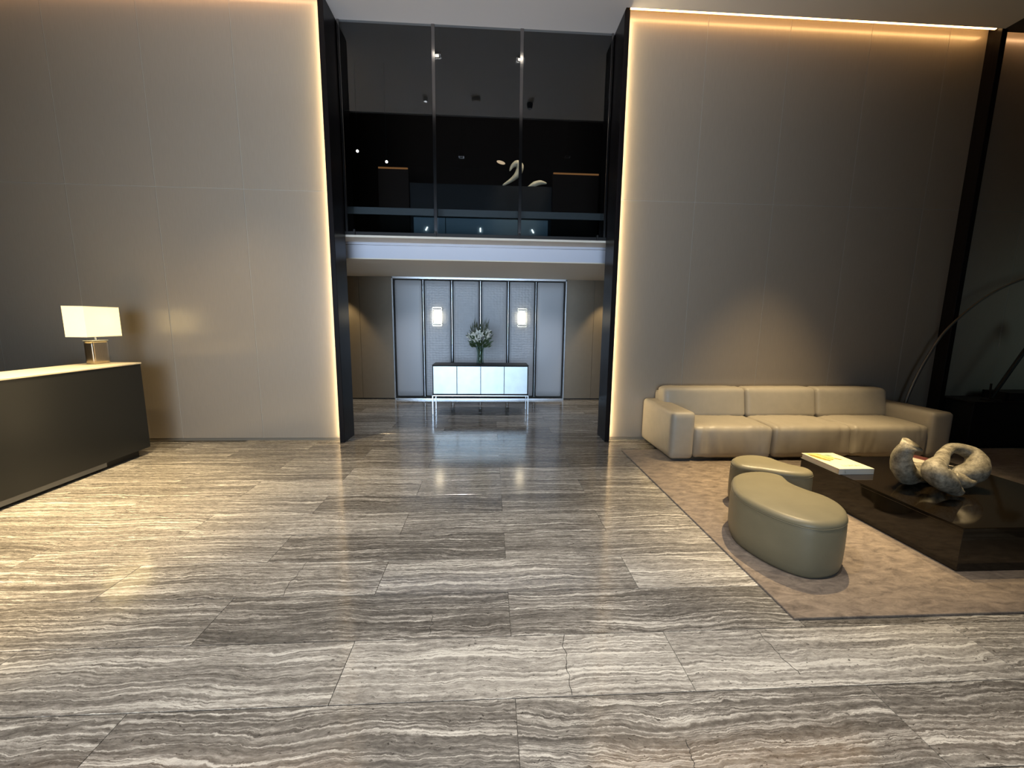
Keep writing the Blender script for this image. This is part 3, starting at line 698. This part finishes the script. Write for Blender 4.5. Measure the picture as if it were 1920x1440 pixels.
# book
bk = thing('book', 'thick cream photo book lying on the left end of the coffee table', 'book', (2.852, 3.05, ZT), rz=.0)
BW, BD, BH = .30, .41, .048
bx('pages', 'pages', bk, .006, BW - .004, .006, BD - .006, .004, BH - .004)
bx('cover', 'cover', bk, 0, BW, 0, BD, BH - .004, BH, .001, 1)
bx('cover', 'cover', bk, 0, BW, 0, BD, 0, .004, .001, 1)
bx('spine', 'spine', bk, 0, BW, -.003, .004, 0, BH, .001, 1, label='grey spine')
def blob(name, mat, pts, z):
    bm = bmesh.new(); vs = [bm.verts.new((x, y, z)) for x, y in pts]; vt = [bm.verts.new((x, y, z + .0004)) for x, y in pts]; bm.faces.new(vs[::-1]); bm.faces.new(vt)
    k = len(pts)
    for i in range(k): bm.faces.new((vs[i], vs[(i + 1) % k], vt[(i + 1) % k], vt[i]))
    return obj(name, bm, mat, bk)
blob('printed_picture', 'yellow', [(.02, .395), (.13, .395), (.16, .35), (.20, .29), (.17, .24), (.11, .20), (.05, .20), (.02, .27)], BH)
blob('printed_picture', 'brown', [(.03, .37), (.06, .33), (.08, .25), (.10, .20), (.085, .185), (.06, .22), (.04, .28), (.02, .33)], BH + .0005)
blob('printed_picture', 'green', [(.14, .36), (.20, .36), (.22, .32), (.17, .31), (.13, .33)], BH + .0005)
blob('printed_picture', 'brown', [(.19, .26), (.225, .22), (.20, .215), (.17, .25)], BH + .0009)
def text(body, size, parent, loc, rot, mat, name='lettering'):
    cu = bpy.data.curves.new(name, 'FONT'); cu.body = body; cu.size = size; cu.extrude = .0002; cu.align_x = 'CENTER'
    tmp = bpy.data.objects.new(name, cu); COL.objects.link(tmp)
    me = bpy.data.meshes.new_from_object(tmp.evaluated_get(bpy.context.evaluated_depsgraph_get())); bpy.data.objects.remove(tmp)
    me.materials.clear(); me.materials.append(M[mat]); me.name = name
    o = bpy.data.objects.new(name, me); COL.objects.link(o); o.parent = parent; o.location = loc; o.rotation_euler = rot; return o
text('LUMAS', .055, bk, (.175, .055, BH + .0003), (0, 0, 0), 'ink')
text('L', .032, bk, (.055, -.0035, .012), (math.pi / 2, 0, 0), 'ink')
# magazines behind the sculpture
def magazine(loc, rz, w_, d_, lab, mat):
    t = thing('magazine', lab, 'magazine', loc, rz, 'magazines on the coffee table')
    for s in (-1, 1):
        bm = bmesh.new(); P = [(0, .0), (s * w_ * .15, .012), (s * w_ * .5, .012), (s * w_, .005)]
        vs = [[bm.verts.new((x, y, z + dz)) for x, z in P] for y in (0, d_) for dz in (0, .003)]
        for i in range(3):
            bm.faces.new((vs[1][i], vs[1][i + 1], vs[3][i + 1], vs[3][i])); bm.faces.new((vs[0][i], vs[0][i + 1], vs[2][i + 1], vs[2][i]))
            bm.faces.new((vs[0][i], vs[0][i + 1], vs[1][i + 1], vs[1][i])); bm.faces.new((vs[2][i], vs[2][i + 1], vs[3][i + 1], vs[3][i]))
        bm.faces.new((vs[0][3], vs[2][3], vs[3][3], vs[1][3])); bm.faces.new((vs[0][0], vs[2][0], vs[3][0], vs[1][0]))
        obj('page', bm, mat[(s + 1) // 2], t)
magazine((3.93, 3.27, ZT + .002), .25, .13, .20, 'open magazine lying behind the knotted sculpture', ('pages', 'redprint'))
magazine((3.90, 3.04, ZT + .002), -.2, .10, .18, 'smaller open magazine seen through the loop of the sculpture', ('pages', 'pages'))
# knotted bronze sculpture
sc = thing('knot_sculpture', 'worn bronze sculpture of a thick horn tied in a loop on the coffee table', 'sculpture', (3.3, 2.7, ZT))
def rel(L): return [(x - 3.3, y - 2.7, z - ZT) for x, y, z, r in L]
K = [(3.064, 2.74, .630, .046), (3.054, 2.75, .588, .055), (3.052, 2.76, .532, .062), (3.086, 2.77, .462, .070), (3.16, 2.79, .400, .074), (3.29, 2.86, .384, .078), (3.42, 2.87, .380, .074), (3.530, 2.77, .392, .074), (3.610, 2.73, .445, .078), (3.668, 2.77, .515, .066), (3.650, 2.82, .568, .046), (3.545, 2.84, .588, .038), (3.42, 2.79, .560, .038), (3.28, 2.69, .535, .046), (3.145, 2.61, .520, .064), (3.122, 2.575, .485, .076), (3.180, 2.565, .440, .076), (3.258, 2.585, .388, .058), (3.330, 2.59, .352, .034), (3.392, 2.60, .338, .004)]
bm = bmesh.new(); rings = tube(bm, rel(K), [k[3] for k in K], 22, sub=7)
c0 = Vector((3.100 - 3.3, .04, .652 - ZT))       # slanting cut with a flared lip at the open end
for v_ in rings[0]:
    d_ = v_.co - Vector(rel(K)[0]); a_ = math.atan2(d_.y, d_.x)
    v_.co = c0 + Vector((math.cos(a_) * .070, math.sin(a_) * .050, -math.cos(a_) * .020 + math.sin(a_) * .030))
for v_ in bm.verts:
    nz = mnoise.noise(v_.co * 11) * .007 + mnoise.noise(v_.co * 26) * .003; v_.co += Vector((nz, nz * .6, nz)) 
obj('horn', bm, 'bronze', sc, smooth=True)
bm = bmesh.new(); tube(bm, [(.14, .03, .09), (.19, .0, .075), (.235, -.02, .075), (.268, -.03, .095)], [.06, .055, .03, .008], 14, sub=5); obj('spur', bm, 'bronze', sc, smooth=True)

# ------------------------------------------------------------------ ARC LAMP AND DARK FURNITURE ON THE RIGHT
al = thing('arc_floor_lamp', 'tall arc floor lamp rising behind the right arm of the sofa', 'floor lamp', (5.33, 4.93, 0))
AP = [(5.355, 4.93, .04), (5.365, 4.93, .30), (5.395, 4.93, .58), (5.50, 4.93, .92), (5.605, 4.93, 1.16), (5.74, 4.93, 1.415), (5.95, 4.925, 1.655), (6.20, 4.92, 1.87), (6.455, 4.91, 2.025), (6.72, 4.90, 2.13), (7.1, 4.88, 2.22), (7.5, 4.86, 2.2), (7.85, 4.84, 2.08)]
bm = bmesh.new(); tube(bm, [(p[0] - 5.33, p[1] - 4.93, p[2]) for p in AP], [.017] * 6 + [.014] * 7, 10, sub=5); obj('stem', bm, 'darkmetal', al, smooth=True)
bx('base', 'marble', al, -.09, .09, -.09, .09, 0, .05, .008, 2)
bm = bmesh.new(); cyl(bm, (2.52, -.09), .17, 1.90, 2.06, 24, .06); obj('lamp_shade', bm, 'nickel', al, smooth=True)
dc = thing('dark_cabinet', 'low black cabinet in shadow beyond the right end of the sofa', 'cabinet', (6.9, 4.78, 0))
bx('body', 'black', dc, -.92, 1.4, -.13, .26, .03, .58, .006, 1)
bx('top', 'black', dc, -.94, 1.42, -.15, .28, .58, .60, .003, 1)
bx('plinth', 'black', dc, -.88, 1.36, -.10, .24, 0, .03)
bx('raised_shelf', 'black', dc, -.42, 1.42, -.10, .20, .60, .70, .004, 1)
dl = thing('angled_lamp', 'black lamp with a slanting arm standing on the dark cabinet', 'lamp', (6.28, 4.72, .60))
bm = bmesh.new(); cyl(bm, (0, 0), .09, 0, .02, 20); obj('base', bm, 'black', dl)
bm = bmesh.new(); tube(bm, [(0, 0, .015), (-.025, 0, .12), (-.03, 0, .215)], .011, 8, sub=2); obj('post', bm, 'black', dl)
bm = bmesh.new(); tube(bm, [(.0, 0, .03), (.30, 0, .58), (.52, 0, .98)], .022, 8, sub=2); obj('arm', bm, 'black', dl)
bm = bmesh.new(); cyl(bm, (.56, 0), .12, .90, 1.02, 20, .05); obj('lamp_shade', bm, 'black', dl)
